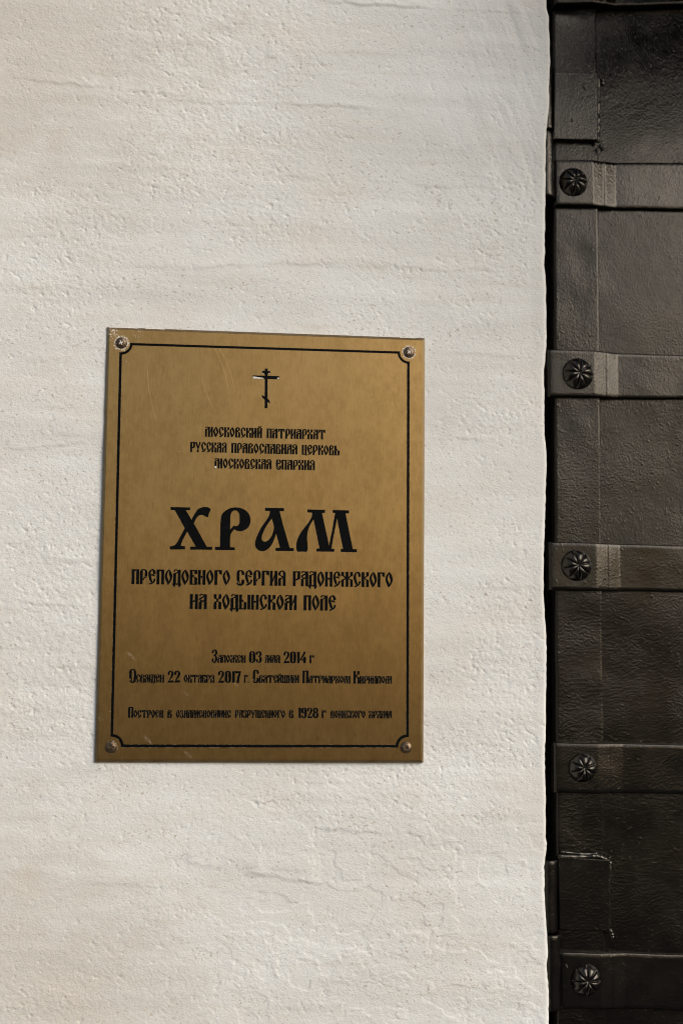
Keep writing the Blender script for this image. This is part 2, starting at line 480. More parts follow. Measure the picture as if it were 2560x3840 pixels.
def D(x, y, r, n=10):
    return [[(x + r * math.cos(2 * math.pi * k / n), y + r * math.sin(2 * math.pi * k / n)) for k in range(n)]]

T_, W_ = .19, .53
q_ = W_ - T_
def stem(x=0, y0=0, y1=1): return B(x, y0, x + T_, y1)
hook = lambda: S([(.06, .88), (.09, .97), (.19, 1.0), (.30, .95), (.34, .86), (.24, .79), (.02, .73)], [.10, .07, .05, .06, .06, .06, .05])
def a_body():
    return (S([(.06, .89), (.10, .97), (.20, .99), (.31, .94), (.33, .85), (.20, .77), (.03, .66)], [.09, .06, .05, .06, .07, .09, .10])
            + S([(.02, .67), (.12, .58), (.24, .55), (.38, .60)], [.06, .08, .06, .05]) + S([(.38, .58), (.28, .51), (.10, .48), (.0, .45)], [.05, .05, .06, .06])
            + G((0, 0), (T_, 0), (T_, .50), (0, .46)))
lowR = lambda x=q_: G((x, 0), (x + T_, 0), (x + T_, .47), (x, .51))
soft = lambda: D(.25, .62, .045) + S([(.19, .60), (.26, .55), (.36, .49), (.50, .45)], [.05, .05, .05, .05]) + lowR() + B(0, 0, W_, .06)
roundtop = lambda: G((0, 0), (T_, 0), (T_, .98), (.10, .97), (.03, .91), (0, .82))
leaf = lambda dx=0: (S([(.29 + dx, 1.03), (.13 + dx, .80), (.07 + dx, .58), (.12 + dx, .38), (.20 + dx, .18), (.23 + dx, -.02)], [.02, .11, .14, .17, .17, .03])
                     + S([(.28 + dx, 1.03), (.36 + dx, .80), (.44 + dx, .57), (.44 + dx, .40), (.34 + dx, .17), (.21 + dx, -.02)], [.02, .17, .17, .13, .09, .02]))
cleaf = lambda: (S([(.45, .70), (.43, .82), (.38, .93), (.27, 1.0), (.13, .88), (.08, .68), (.13, .42), (.21, .22), (.26, .10)], [.16, .17, .14, .06, .11, .16, .16, .14, .05])
                 + S([(.30, .16), (.22, .06), (.13, .02), (.07, .05)], [.04, .06, .08, .05]) + S([(.47, .38), (.45, .28), (.36, .13), (.20, .03)], [.10, .12, .09, .04]))
chook = lambda: (S([(.44, .72), (.44, .84), (.37, .96), (.26, .99), (.12, .93), (.095, .75), (.095, .30)], [.18, .18, .12, .06, .15, .19, .19])
                 + S([(.44, .38), (.44, .18), (.36, .06), (.22, .02), (.08, .07), (.05, .15), (.10, .19)], [.19, .19, .13, .08, .08, .08, .06])
                 + S([(.02, .31), (.14, .28), (.22, .20), (.22, .10), (.18, .04)], [.05, .06, .06, .05, .05]))
tongue = lambda: S([(.10, .58), (.20, .64), (.33, .63), (.46, .56)], [.05, .06, .09, .06])
GL = {
 'П': (W_, stem() + stem(q_) + B(0, .935, W_, 1) + D(W_ / 2, .95, .055)),
 'Н': (W_, stem() + stem(q_) + B(.1, .50, .45, .56) + D(W_ / 2, .53, .065)),
 'И': (W_, stem() + stem(q_) + S([(.16, .24), (.27, .5), (.37, .80)], .06)),
 'Й': (W_, stem() + stem(q_) + S([(.16, .24), (.27, .5), (.37, .80)], .06) + S([(.13, 1.19), (.19, 1.11), (.28, 1.08), (.37, 1.12), (.46, 1.19)], [.05, .07, .11, .07, .05])),
 'А': (W_, a_body() + stem(q_)),
 'Л': (W_, stem(0, 0, .74) + hook() + stem(q_)),
 'Д': (W_, stem(0, .02, .74) + hook() + stem(q_, .02) + B(-.06, -.01, W_ + .05, .06) + G((-.06, .0), (.12, .0), (.12, -.16), (.05, -.16)) + G((q_ + .05, 0), (W_ + .05, 0), (W_ - .03, -.16), (q_ + .05, -.16))),
 'М': (.84, stem(0, 0, .72) + hook() + stem(.33) + stem(.65) + S([(.48, .36), (.60, .62), (.68, .86)], .06)),
 'M': (.86, a_body() + stem(.34) + stem(.67) + S([(.50, .28), (.60, .52), (.70, .82)], .06)),
 'О': (W_, leaf()),
 'O': (.58, S([(.48, .02), (.50, .25), (.50, .75), (.42, .96), (.29, 1.0), (.15, .95), (.10, .80), (.10, .32)], [.05, .2, .2, .15, .07, .15, .21, .21])
       + S([(.50, .3), (.48, .12), (.36, .02), (.22, .0), (.09, .05), (.05, .13), (.11, .17)], [.2, .19, .10, .08, .08, .07, .06]) + S([(.02, .32), (.15, .28), (.22, .18), (.21, .06)], [.05, .06, .06, .05])),
 'С': (W_, cleaf()),
 'C': (W_, chook()),
 'Е': (W_, cleaf() + tongue()),
 'E': (W_, chook() + tongue()),
 'В': (W_, roundtop() + S([(.06, .93), (.18, .99), (.32, .97), (.43, .88), (.43, .78), (.32, .69), (.19, .64)], [.05, .06, .08, .14, .13, .07, .05]) + S([(.18, .66), (.28, .58), (.40, .52), (.48, .46)], [.05, .05, .06, .05]) + lowR() + B(0, 0, W_, .06)),
 'Б': (W_, stem() + B(0, .935, W_, 1) + D(.28, .955, .05) + B(q_, .74, W_, 1) + soft()),
 'Г': (W_, stem() + B(0, .935, W_, 1) + D(.28, .955, .05) + G((q_, .76), (W_, .70), (W_, 1), (q_, 1))),
 'Р': (W_, roundtop() + S([(.06, .90), (.16, .98), (.28, 1.0), (.40, .92), (.44, .76), (.43, .54)], [.05, .07, .06, .14, .18, .17]) + S([(.50, .50), (.38, .46), (.27, .42), (.22, .34)], [.05, .06, .05, .04]) + D(.25, .33, .045)),
 'P': (W_, stem() + B(0, .935, W_, 1) + B(q_, .52, W_, 1) + G((.1, .34), (W_, .48), (W_, .54), (q_, .54), (.1, .41))),
 'К': (W_, stem() + G((q_, .72), (W_, .76), (W_, 1), (q_, 1)) + S([(.44, .76), (.34, .71), (.25, .66), (.18, .58)], .05) + D(.27, .625, .05) + S([(.18, .57), (.28, .52), (.40, .46)], .05) + lowR()),
 'Х': (W_, G((0, .75), (T_, .71), (T_, 1), (0, 1)) + G((q_, .71), (W_, .75), (W_, 1), (q_, 1)) + S([(.06, .74), (.16, .71), (.25, .66), (.31, .60), (.29, .54), (.20, .51), (.04, .45)], [.05] * 7)
       + S([(.47, .74), (.37, .71), (.28, .66), (.22, .60), (.24, .54), (.33, .51), (.49, .45)], [.05] * 7) + G((0, 0), (T_, 0), (T_, .50), (0, .46)) + lowR()),
 'Т': (.72, stem(.265) + B(.02, .93, .70, 1) + G((0, .70), (T_, .76), (T_, 1), (.02, .96)) + G((.53, .76), (.72, .70), (.70, .96), (.53, 1))),
 'У': (.60, S([(.02, 1.0), (.14, .78), (.25, .50), (.30, .38)], [.17, .17, .15, .10]) + S([(.52, 1.0), (.45, .75), (.36, .50), (.29, .24), (.27, .16)], [.14, .12, .10, .08, .07])
       + S([(.36, .10), (.28, .19), (.19, .10), (.28, .01), (.36, .10)], .075)),
 'Ц': (W_, stem() + stem(q_) + B(0, 0, W_, .07) + G((.36, .03), (.52, .03), (.56, -.03), (.46, -.15), (.44, -.04))),
 'Ш': (.80, stem() + stem(.305) + stem(.61) + B(0, 0, .80, .07)),
 'Щ': (.80, stem() + stem(.305) + stem(.61) + B(0, 0, .80, .07) + S([(.30, .02), (.35, -.10), (.50, -.09), (.70, -.02), (.78, .02)], [.06, .07, .07, .06, .05])),
 'Ь': (W_, stem() + soft()),
 'Ы': (.80, stem() + soft() + stem(.61)),
 'Я': (W_, G((q_, 0), (W_, 0), (W_, .82), (.50, .91), (.43, .97), (q_, .98)) + S([(.47, .90), (.37, .98), (.25, 1.0), (.13, .93), (.08, .82), (.07, .73)], [.05, .07, .06, .10, .15, .14])
       + S([(.02, .72), (.14, .71), (.24, .66), (.36, .60)], [.04, .05, .05, .05]) + D(.25, .635, .05) + S([(.36, .58), (.27, .52), (.10, .48), (.0, .45)], [.05, .05, .06, .06]) + G((0, 0), (T_, 0), (T_, .50), (0, .46))),
 'Ж': (.86, stem(.335) + G((0, .73), (T_, .70), (T_, 1), (0, 1)) + G((.67, .70), (.86, .73), (.86, 1), (.67, 1)) + G((0, 0), (T_, 0), (T_, .50), (0, .46)) + lowR(.67)
       + S([(.12, .74), (.22, .70), (.36, .58), (.22, .50), (.10, .46)], .06) + S([(.74, .74), (.64, .70), (.50, .58), (.64, .50), (.76, .46)], .06) + D(.26, .615, .05) + D(.60, .615, .05)),
 'З': (.50, S([(.08, .72), (.09, .88), (.22, .99), (.36, .93), (.42, .80), (.36, .65), (.16, .56)], [.13, .14, .06, .13, .17, .12, .05])
       + S([(.16, .58), (.34, .52), (.41, .40), (.41, .20), (.33, .05), (.22, .01), (.10, .10), (.08, .30)], [.05, .09, .16, .18, .11, .06, .12, .17])),
 '0': (.50, S([(.25, .99), (.12, .90), (.10, .70), (.10, .30), (.12, .10), (.25, .01)], [.05, .15, .2, .2, .15, .05]) + S([(.25, .99), (.38, .90), (.40, .70), (.40, .30), (.38, .10), (.25, .01)], [.05, .15, .2, .2, .15, .05])),
 '1': (.26, B(.06, 0, .26, .97) + G((0, .93), (.1, .97), (.26, 1), (.26, .9), (.08, .88))),
 '2': (.50, S([(.09, .66), (.08, .82), (.16, .95), (.26, .98), (.37, .90), (.40, .74), (.33, .52), (.16, .25), (.08, .06)], [.13, .15, .12, .06, .13, .18, .14, .07, .05]) + G((.02, 0), (.47, 0), (.47, .17), (.14, .17), (.04, .07))),
 '3': (.48, S([(.08, .72), (.09, .88), (.22, .99), (.34, .92), (.39, .78), (.34, .64), (.20, .56)], [.13, .14, .06, .13, .17, .12, .05]) + S([(.20, .59), (.34, .52), (.39, .40), (.39, .20), (.31, .05), (.22, .01), (.10, .10), (.08, .30)], [.05, .09, .16, .18, .11, .06, .12, .17])),
 '4': (.52, S([(.38, 1.0), (.30, .80), (.14, .50), (.02, .30)], [.16, .14, .10, .06]) + B(.02, .25, .52, .33) + B(.26, 0, .46, .55)),
 '7': (.46, G((0, .82), (.30, .82), (.46, .99), (.05, .99), (.03, 1.02), (0, .97)) + S([(.40, .97), (.33, .70), (.24, .40), (.20, .0)], [.10, .14, .18, .20])),
 '8': (.50, S([(.25, .98), (.11, .88), (.11, .66), (.25, .54)], [.05, .15, .15, .06]) + S([(.25, .98), (.39, .88), (.39, .66), (.25, .54)], [.05, .15, .15, .06])
       + S([(.25, .56), (.10, .44), (.10, .14), (.25, .02)], [.06, .19, .19, .05]) + S([(.25, .56), (.40, .44), (.40, .14), (.25, .02)], [.06, .19, .19, .05])),
 '9': (.50, S([(.26, .98), (.12, .90), (.10, .72), (.13, .55), (.28, .44)], [.05, .15, .19, .15, .05]) + S([(.26, .98), (.38, .92), (.40, .70), (.40, .22), (.30, .04), (.20, .02), (.10, .12), (.10, .24)], [.05, .14, .2, .2, .11, .06, .12, .15])),
 '.': (.10, G((.0, .0), (.10, .0), (.10, .16), (.0, .18))),
}

# name, gap, [(word, x0, y0, x1, y1, height, initial's height, initial's width factor)]
LINES = [
 ('patriarchate_lettering', .085, [('МОСКОВСКИЙ', 769.5, 1637.3, 981.6, 1642, 36.3), ('ПАТРИАРХАТ', 1000.4, 1642.9, 1219, 1647.6, 35.4)]),
 ('church_lettering', .085, [('PУССКАЯ', 714, 1694.3, 849.4, 1697, 36.3), ('ПРАВОСЛАВНАЯ', 868, 1698, 1114, 1703.6, 36), ('ЦЕРКОВЬ', 1131.8, 1704.4, 1271.6, 1707.5, 35.8)]),
 ('diocese_lettering', .085, [('МОСКОВСКАЯ', 805.3, 1755.6, 1017, 1759.5, 36.2), ('EПАРХИЯ', 1035, 1760.3, 1179.7, 1762.9, 36)]),
 ('dedication_lettering', .075, [('ПРЕПОДОБНОГО', 493.8, 2190, 862.2, 2193.6, 54.8), ('CЕРГИЯ', 887.6, 2194.6, 1070.3, 2196.5, 55), ('PАДОНЕЖСКОГО', 1098, 2197.6, 1471.2, 2202.2, 55)]),
 ('field_lettering', .075, [('НА', 712, 2283.5, 774.8, 2284, 55), ('ХОДЫНСКОM', 801.5, 2284, 1111.6, 2287.5, 55), ('ПОЛЕ', 1138.4, 2288.5, 1258.4, 2289.5, 55.5)]),
 ('founding_lettering', .05, [('ЗАЛОЖЕН', 794, 2484.5, 920.3, 2485.2, 27.8, 47.5, 1.45), ('03', 934, 2485.2, 981, 2485.2, 42), ('MАЯ', 993.3, 2485.5, 1049.6, 2485.7, 28), ('2014', 1063, 2486.3, 1148.3, 2486.5, 42), ('Г', 1160.7, 2486.8, 1176.5, 2486.8, 28.3)]),
 ('consecration_lettering', .05, [('OСВЯЩЕН', 485.3, 2558.8, 615, 2559.1, 28.8, 47.5, 1.45), ('22', 628.8, 2559.2, 676, 2559.2, 43), ('ОКТЯБРЯ', 689.4, 2559.4, 803.6, 2559.9, 28.6), ('2017', 817.6, 2560, 903.5, 2560, 43),
        ('Г.', 915.4, 2560.3, 932, 2560.3, 28.8), ('CВЯТЕЙШИM', 948.4, 2560.7, 1120.4, 2561, 28.5, 47.4, 1.45), ('ПАТРИАРХОM', 1133.9, 2561.3, 1312.5, 2562.6, 27.6, 46, 1.5), ('КИРИЛЛОM', 1325, 2563, 1468, 2563.5, 27.6, 46, 1.5)]),
 ('memorial_lettering', .05, [('ПОСТРОЕН', 481.2, 2691.4, 611.8, 2691.4, 28, 39.8, 1.3), ('В', 628.2, 2691.5, 644, 2691.5, 28), ('ОЗНАMЕНОВАНИЕ', 659.8, 2691.5, 866, 2691.6, 27.8), ('РАЗРУШЕННОГО', 881.3, 2691.6, 1068.7, 2692, 27.8), ('В', 1083.6, 2692, 1099.4, 2692, 28),
        ('1928', 1117.3, 2692.6, 1192.2, 2692.8, 38.3), ('Г', 1206, 2692.8, 1220.8, 2692.8, 28), ('ВОИНСКОГО', 1239.3, 2693, 1369, 2693.2, 27.6), ('ХРАMА', 1382.7, 2693.3, 1467.5, 2693.5, 27)]),
]

def pl(px, py):
    """photograph pixel -> plate coordinates in millimetres (right, up)"""
    p = at(px, py, PY)
    return np.array((p.x * 1000, (p.z - ZC) * 1000))

SHAPES = []                                 # (part name, [loops]) in plate millimetres
for name, gap, words in LINES:
    for wd in words:
        txt, x0, y0, x1, y1, hpx = wd[:6]
        P0, P1 = pl(x0, y0), pl(x1, y1)
        hh = np.linalg.norm(pl(x0, y0 - hpx) - P0)
        L = np.linalg.norm(P1 - P0)
        ux = (P1 - P0) / L; uy = np.array((-ux[1], ux[0]))
        glyphs = []
        for i, ch in enumerate(txt):
            gw, loops = GL[ch]
            kx, ky = (wd[7], wd[6] / hpx) if (i == 0 and len(wd) > 6) else (1, 1)
            glyphs.append((gw, loops, kx, ky))
        tot = sum(g[0] * g[2] for g in glyphs) + gap * (len(glyphs) - 1)
        sx = L / tot
        cur = 0
        for gw, loops, kx, ky in glyphs:
            for lp in loops:
                SHAPES.append((name, [[P0 + ux * (cur + x * kx) * sx + uy * y * ky * hh for x, y in lp]]))
            cur += gw * kx + gap

def rounded(P, passes=2):
    """cut the corners of the gentle bends, keep the sharp ones"""
    for _ in range(passes):
        out = []
        for i in range(len(P)):
            a, b, c = (np.array(P[j % len(P)], float) for j in (i - 1, i, i + 1))
            u, v = b - a, c - b
            if np.linalg.norm(u) < 1e-6: continue
            ang = abs(math.degrees(math.atan2(u[0] * v[1] - u[1] * v[0], u @ v)))
            if 3 < ang < 48: out += [tuple(b - u * .25), tuple(b + v * .25)]
            else: out.append(tuple(b))
        P = out
    return P
def zoomed(ox, oy, s, pts): return [pl(ox + a / s, oy + b / s) for a, b in rounded(pts)]
HX = [(85, 90), (382, 97), (382, 133), (315, 136), (405, 288), (430, 240), (470, 170), (510, 118), (560, 96), (620, 88), (670, 97), (700, 120), (690, 155), (670, 190), (662, 240), (632, 240), (600, 218), (560, 207), (520, 215), (485, 250), (460, 290), (440, 343), (640, 706), (724, 708), (722, 748), (388, 745), (388, 705), (475, 703), (338, 465), (270, 590), (245, 650), (240, 690), (304, 700), (303, 742), (72, 742), (72, 700), (120, 695), (170, 665), (220, 575), (305, 415), (145, 133), (87, 133)]
HR = [(770, 708), (848, 708), (855, 235), (900, 170), (980, 115), (1060, 95), (1130, 97), (1210, 120), (1275, 170), (1308, 230), (1318, 300), (1300, 380), (1250, 435), (1170, 463), (1110, 455), (1065, 430), (1000, 505), (998, 712), (1073, 715), (1073, 755), (770, 750)]
HRh = [(1000, 440), (1058, 380), (1085, 388), (1115, 385), (1140, 360), (1152, 320), (1152, 230), (1143, 185), (1110, 145), (1070, 135), (1035, 150), (1012, 190), (1003, 250)]
HA = [(58, 103), (347, 108), (347, 150), (278, 150), (330, 360), (372, 500), (435, 722), (500, 727), (498, 768), (220, 765), (220, 725), (290, 718), (228, 495), (195, 590), (160, 670), (110, 730), (60, 763), (5, 773), (-55, 752), (-92, 705), (-98, 645), (-85, 590), (-50, 500), (0, 405), (60, 320), (115, 240), (132, 190), (132, 150), (58, 143)]
HAh = [(162, 262), (200, 395), (188, 470), (155, 550), (110, 605), (60, 630), (25, 622), (3, 590), (3, 540), (25, 480), (60, 405), (105, 335)]
HM = [(713, 128), (982, 135), (980, 175), (933, 178), (975, 370), (1030, 620), (1043, 690), (1090, 480), (1125, 270), (1143, 180), (1103, 172), (1105, 135), (1352, 143), (1352, 183), (1297, 185), (1340, 400), (1410, 740), (1475, 745), (1473, 787), (1228, 782), (1228, 740), (1265, 735), (1215, 500), (1170, 262), (1140, 400), (1105, 580), (1078, 738), (1125, 740), (1123, 778), (853, 775), (853, 735), (900, 730), (850, 480), (806, 275), (760, 345), (725, 420), (705, 510), (703, 600), (715, 700), (712, 760), (690, 782), (620, 775), (560, 778), (540, 740), (542, 660), (560, 580), (600, 500), (650, 430), (720, 345), (770, 265), (785, 215), (785, 175), (713, 168)]
ZS = 1568 / 380
for lp in ([HX], [HR, HRh]): SHAPES.append(('temple_lettering', [zoomed(620, 1880, ZS, l) for l in lp]))
for lp in ([HA, HAh], [HM]): SHAPES.append(('temple_lettering', [zoomed(980, 1880, ZS, l) for l in lp]))
CZ = 1568 / 120
for lp in ([(697, 165), (825, 165), (810, 2090), (690, 2090)], [(565, 280), (945, 292), (943, 415), (568, 400)], [(110, 497), (1385, 540), (1383, 680), (100, 648)],
           [(555, 1465), (700, 1530), (820, 1640), (920, 1730), (942, 1855), (810, 1780), (690, 1690), (590, 1600), (560, 1540)]):
    SHAPES.append(('cross_emblem', [zoomed(940, 1370, CZ, lp)]))

# the incised border with its hollowed corners
def band(px, wmm):
    q = [pl(*p) for p in px]
    Lf, Rt = [], []
    for i, p in enumerate(q):
        a = q[i] - q[i - 1] if i else q[1] - q[0]
        b = q[i + 1] - q[i] if i + 1 < len(q) else a
        a = a / np.linalg.norm(a); b = b / np.linalg.norm(b)
        na, nb = np.array((-a[1], a[0])), np.array((-b[1], b[0]))
        m = na + nb; m = m / np.linalg.norm(m); k = min(1 / max(m @ na, .3), 1.6)
        Lf.append(p + m * k * wmm / 2); Rt.append(p - m * k * wmm / 2)
    return [Lf + Rt[::-1]]
def arc(cx, cy, p0, p1, n=9):
    a0 = math.atan2(p0[1] - cy, p0[0] - cx); a1 = math.atan2(p1[1] - cy, p1[0] - cx)
    d = (a1 - a0 + math.pi) % (2 * math.pi) - math.pi
    r0 = math.hypot(p0[0] - cx, p0[1] - cy); r1 = math.hypot(p1[0] - cx, p1[1] - cy)
    return [(cx + (r0 + (r1 - r0) * k / n) * math.cos(a0 + d * k / n), cy + (r0 + (r1 - r0) * k / n) * math.sin(a0 + d * k / n)) for k in range(n + 1)]
tl = arc(455, 1287, (493.6, 1290.5), (453, 1325.4)); bl = arc(420, 2797, (420, 2757.5), (458.8, 2797))
br = arc(1527, 2798, (1487.5, 2798.4), (1527, 2759.4)); tr = arc(1533, 1322, (1530.3, 1360), (1494.5, 1322))
for path, wmm in (([tl[0], tr[-1]], 1.95), (tl, 2.0), ([tl[-1], bl[0]], 2.15), (bl, 2.3), ([bl[-1], br[0]], 2.35), (br, 2.3), ([br[-1], tr[0]], 2.2), (tr, 2.0)):
    SHAPES.append(('border_line', band(path, wmm)))
for c_ in (tl[0], tl[-1], bl[0], bl[-1], br[0], br[-1], tr[0], tr[-1]):          # square off the joints
    p = pl(*c_); SHAPES.append(('border_line', [[p + np.array(v) for v in ((-1.05, -1.05), (1.05, -1.05), (1.05, 1.05), (-1.05, 1.05))]]))

def area(l): 
    a = np.array(l); x, y = a[:, 0], a[:, 1]
    return 0.5 * np.sum(x * np.roll(y, -1) - np.roll(x, -1) * y)
def offset(l, e):
    """move a loop's edges to their right by e (outwards for a counter-clockwise loop)"""
    a = np.array(l); d = np.roll(a, -1, 0) - a
    d = d / (np.linalg.norm(d, axis=1, keepdims=True) + 1e-9)
    nn = np.stack([d[:, 1], -d[:, 0]], 1); npv = np.roll(nn, 1, 0)
    m = nn + npv; ln = np.linalg.norm(m, axis=1, keepdims=True); m = m / np.maximum(ln, 1e-6)
    k = 1 / np.maximum(np.sum(m * nn, 1, keepdims=True), 0.55)
    return a + m * k * e
def wind(loops, P):
    wn_ = np.zeros(len(P), int)
    for l in loops:
        a = np.array(l); b = np.roll(a, -1, 0)
        for (x0, y0), (x1, y1) in zip(a, b):
            cr = (x1 - x0) * (P[:, 1] - y0) - (P[:, 0] - x0) * (y1 - y0)
            wn_ += ((y0 <= P[:, 1]) & (y1 > P[:, 1]) & (cr > 0)).astype(int) - ((y0 > P[:, 1]) & (y1 <= P[:, 1]) & (cr < 0)).astype(int)
    return wn_

# ------------------------------------------------------------------ the brass sign
PW, PH = 300.0, 400.9
CH = 2.6                                    # chamfer, mm
RING = 0.15                                 # sloping cut edge of the engraving
DEPTH = 0.30

sign = empty('brass_sign', (0, 0, ZC))
tag(sign, 'engraved brass sign with black Cyrillic lettering and cross, screwed to the white wall', 'sign')

def build_sign():
    V, E = [], []
    def loop(l):
        i = len(V); n = len(l)
        V.extend((float(a), float(b)) for a, b in l)
        E.extend((i + k, i + (k + 1) % n) for k in range(n))
    fx, fy = PW / 2 - CH, PH / 2 - CH
    loop([(-fx, -fy), (fx, -fy), (fx, fy), (-fx, fy)])
    sh = []
    for name, loops in SHAPES:
        inner, outer = [], []
        for k, l in enumerate(loops):
            l = [np.array(p) for p in l]
            if (area(l) > 0) != (k == 0): l = l[::-1]
            inner.append(offset(l, 0.06)); outer.append(offset(l, RING + 0.06))
        sh.append((name, inner, outer))
        for l in inner + outer: loop(l)
    vs, es, fs, *_ = delaunay_2d_cdt([Vector(v) for v in V], E, [], 1, 1e-4, False)
    # output type 1 keeps what lies inside the outer loop; fan everything to triangles
    tris = []
    for f in fs:
        for k in range(1, len(f) - 1): tris.append((f[0], f[k], f[k + 1]))
    tris = np.array(tris); P = np.array([(v.x, v.y) for v in vs])
    cen = P[tris].mean(1)
    inn = np.zeros(len(tris), bool); own = np.full(len(tris), -1)
    names = []
    for name, *_ in sh:
        if name not in names: names.append(name)
    for name, inner, outer in sh:
        o = np.concatenate(outer); lo, hi = o.min(0), o.max(0)
        idx = np.nonzero(((cen >= lo) & (cen <= hi)).all(1))[0]
        if not len(idx): continue
        c = cen[idx]
        wo = wind(outer, c) != 0; wi = wind(inner, c) != 0
        own[idx[wo | wi]] = names.index(name); inn[idx[wi]] = True
    z = np.zeros(len(P)); z[np.unique(tris[inn])] = DEPTH
    P3 = np.stack([P[:, 0] / 1000, PY + z / 1000, P[:, 1] / 1000], 1)
    def emit(name, mask, mats, extraV=None, extraF=None, matidx=None):
        t = tris[mask]; u, inv = np.unique(t, return_inverse=True); inv = inv.reshape(-1, 3)
        VV = [tuple(p) for p in P3[u]]; FF = [tuple(int(i) for i in r) for r in inv]
        if extraV is not None:
            b = len(VV); VV += extraV; FF += [tuple(i + b for i in f) for f in extraF]
        o = pymesh(name, VV, FF, mats)
        o.parent = sign
        if matidx is not None:
            o.data.polygons.foreach_set('material_index', np.concatenate([matidx, np.zeros(len(FF) - len(matidx), int)]).astype(np.int32))
        return o
    # chamfer, rim and back
    a, b, c, d = fx / 1000, fy / 1000, PW / 2000, PH / 2000
    y0, y1, y2 = PY, PY + 0.0017, 0.0015
    ev, ef = [], []
    rnd = random.Random(3)
    def strip(p, q, n=40):
        i = len(ev)
        for k in range(n + 1):
            t = k / n
            for (r, s) in ((p[0], q[0]), (p[1], q[1]), (p[2], q[2])):
                ev.append(tuple(r[j] + (s[j] - r[j]) * t for j in range(3)))
        for k in range(n):
            for m in range(2):
                u = i + k * 3 + m
                ef.append((u, u + 1, u + 4, u + 3))
    cor = [[(sx * a, y0, sy * b), (sx * c, y1, sy * d), (sx * c, y2, sy * d)] for sx, sy in ((-1, -1), (1, -1), (1, 1), (-1, 1))]
    for k in range(4): strip(cor[k], cor[(k + 1) % 4])
    emit('plate', own < 0, M_BRASS, ev, ef)
    for k, nm in enumerate(names):
        m = own == k
        emit(nm, m, [M_BLACK, M_EDGE], matidx=np.where(inn[m], 0, 1))
build_sign()

def radial(name, R, hf, mats, parent, loc, rings=26, seg=72, twist=0.0):
    """round head, facing the viewer: hf(r, x, z) gives its height"""
    r = np.linspace(0.0, 1, rings) * R
    th = np.linspace(0, 2 * math.pi, seg + 1) + twist
    Rr, Th = np.meshgrid(r, th)
    X, Z = Rr * np.cos(Th), Rr * np.sin(Th)
    H = hf(Rr, Rr * np.cos(Th - twist), Rr * np.sin(Th - twist))
    Xs = np.concatenate([X, X[:, -1:]], 1); Zs = np.concatenate([Z, Z[:, -1:]], 1)
    Hs = np.concatenate([H, H[:, -1:] * 0 - 0.001], 1)
    return gridmesh(name, Xs + loc[0], -Hs + loc[1], Zs + loc[2], mats, parent, flip=True)

def screw_head(r, x, z):
    R = .0054
    h = np.where(r < .0040, .0012 + .0011 * np.sqrt(np.clip(1 - (r / .0042) ** 2, 0, 1)), .0012 * np.clip(1 - ((r - .0040) / (R - .0040)) ** 3, 0, 1) + 0.0001)
    cr = np.maximum(sstep(.00078, .00048, np.abs(x)) * sstep(.0024, .0019, np.abs(z)), sstep(.00078, .00048, np.abs(z)) * sstep(.0024, .0019, np.abs(x)))
    return h - .0017 * cr
for k, (px, py, tw, fill) in enumerate(((455.7, 1286, .35, True), (1533.2, 1320.8, .75, True), (417.7, 2802, .12, False), (1522, 2803, .72, False))):
    p = pl(px, py) / 1000
    s = radial('screw', .0054, screw_head, M_SCREW, sign, (p[0], PY, p[1]), 40, 96, tw)
    if fill:
        V, Fc = [], []
        ct, st_ = math.cos(tw), math.sin(tw)
        out = []
        A, Bq = .0005, .0020
        for (x, z) in ((A, A), (A, Bq), (-A, Bq), (-A, A), (-Bq, A), (-Bq, -A), (-A, -A), (-A, -Bq), (A, -Bq), (A, -A), (Bq, -A), (Bq, A)):
            out.append((p[0] + x * ct - z * st_, PY - .0018, p[1] + x * st_ + z * ct))
        V = out + [(x, y + .0008, z) for x, y, z in out]
        Fc = [tuple(range(12))] + [(i, (i + 1) % 12, 12 + (i + 1) % 12, 12 + i) for i in range(12)]
        pymesh('whitewash_plug', V, Fc, M_WHITE, s)

def chip(ox, oy, s, pts, parent, name='whitewash_chip', y=PY + .0001, th=.0003):
    q = [pl(ox + a / s, oy + b / s) / 1000 for a, b in pts]
    n = len(q)
    V = [(a, y, b) for a, b in q] + [(a, y + th, b) for a, b in q]
    pymesh(name, V, [tuple(range(n))] + [(i, (i + 1) % n, n + (i + 1) % n, n + i) for i in range(n)], M_WHITE, parent)
crs = next(o for o in sign.children if o.name == 'cross_emblem')
dio = next(o for o in sign.children if o.name == 'diocese_lettering')
chip(940, 1370, CZ, [(112, 548), (200, 552), (330, 572), (440, 590), (560, 602), (650, 625), (630, 648), (400, 655), (250, 645), (112, 648)], crs)
chip(940, 1370, CZ, [(1290, 632), (1340, 592), (1380, 600), (1382, 672), (1330, 668)], crs)
chip(940, 1370, CZ, [(858, 392), (905, 368), (940, 400), (938, 412), (870, 410)], crs)
chip(940, 1370, CZ, [(570, 372), (620, 380), (650, 400), (572, 400)], crs)
chip(690, 1580, 5.058, [(587, 850), (600, 846), (620, 858), (618, 886), (590, 888), (583, 870)], dio)
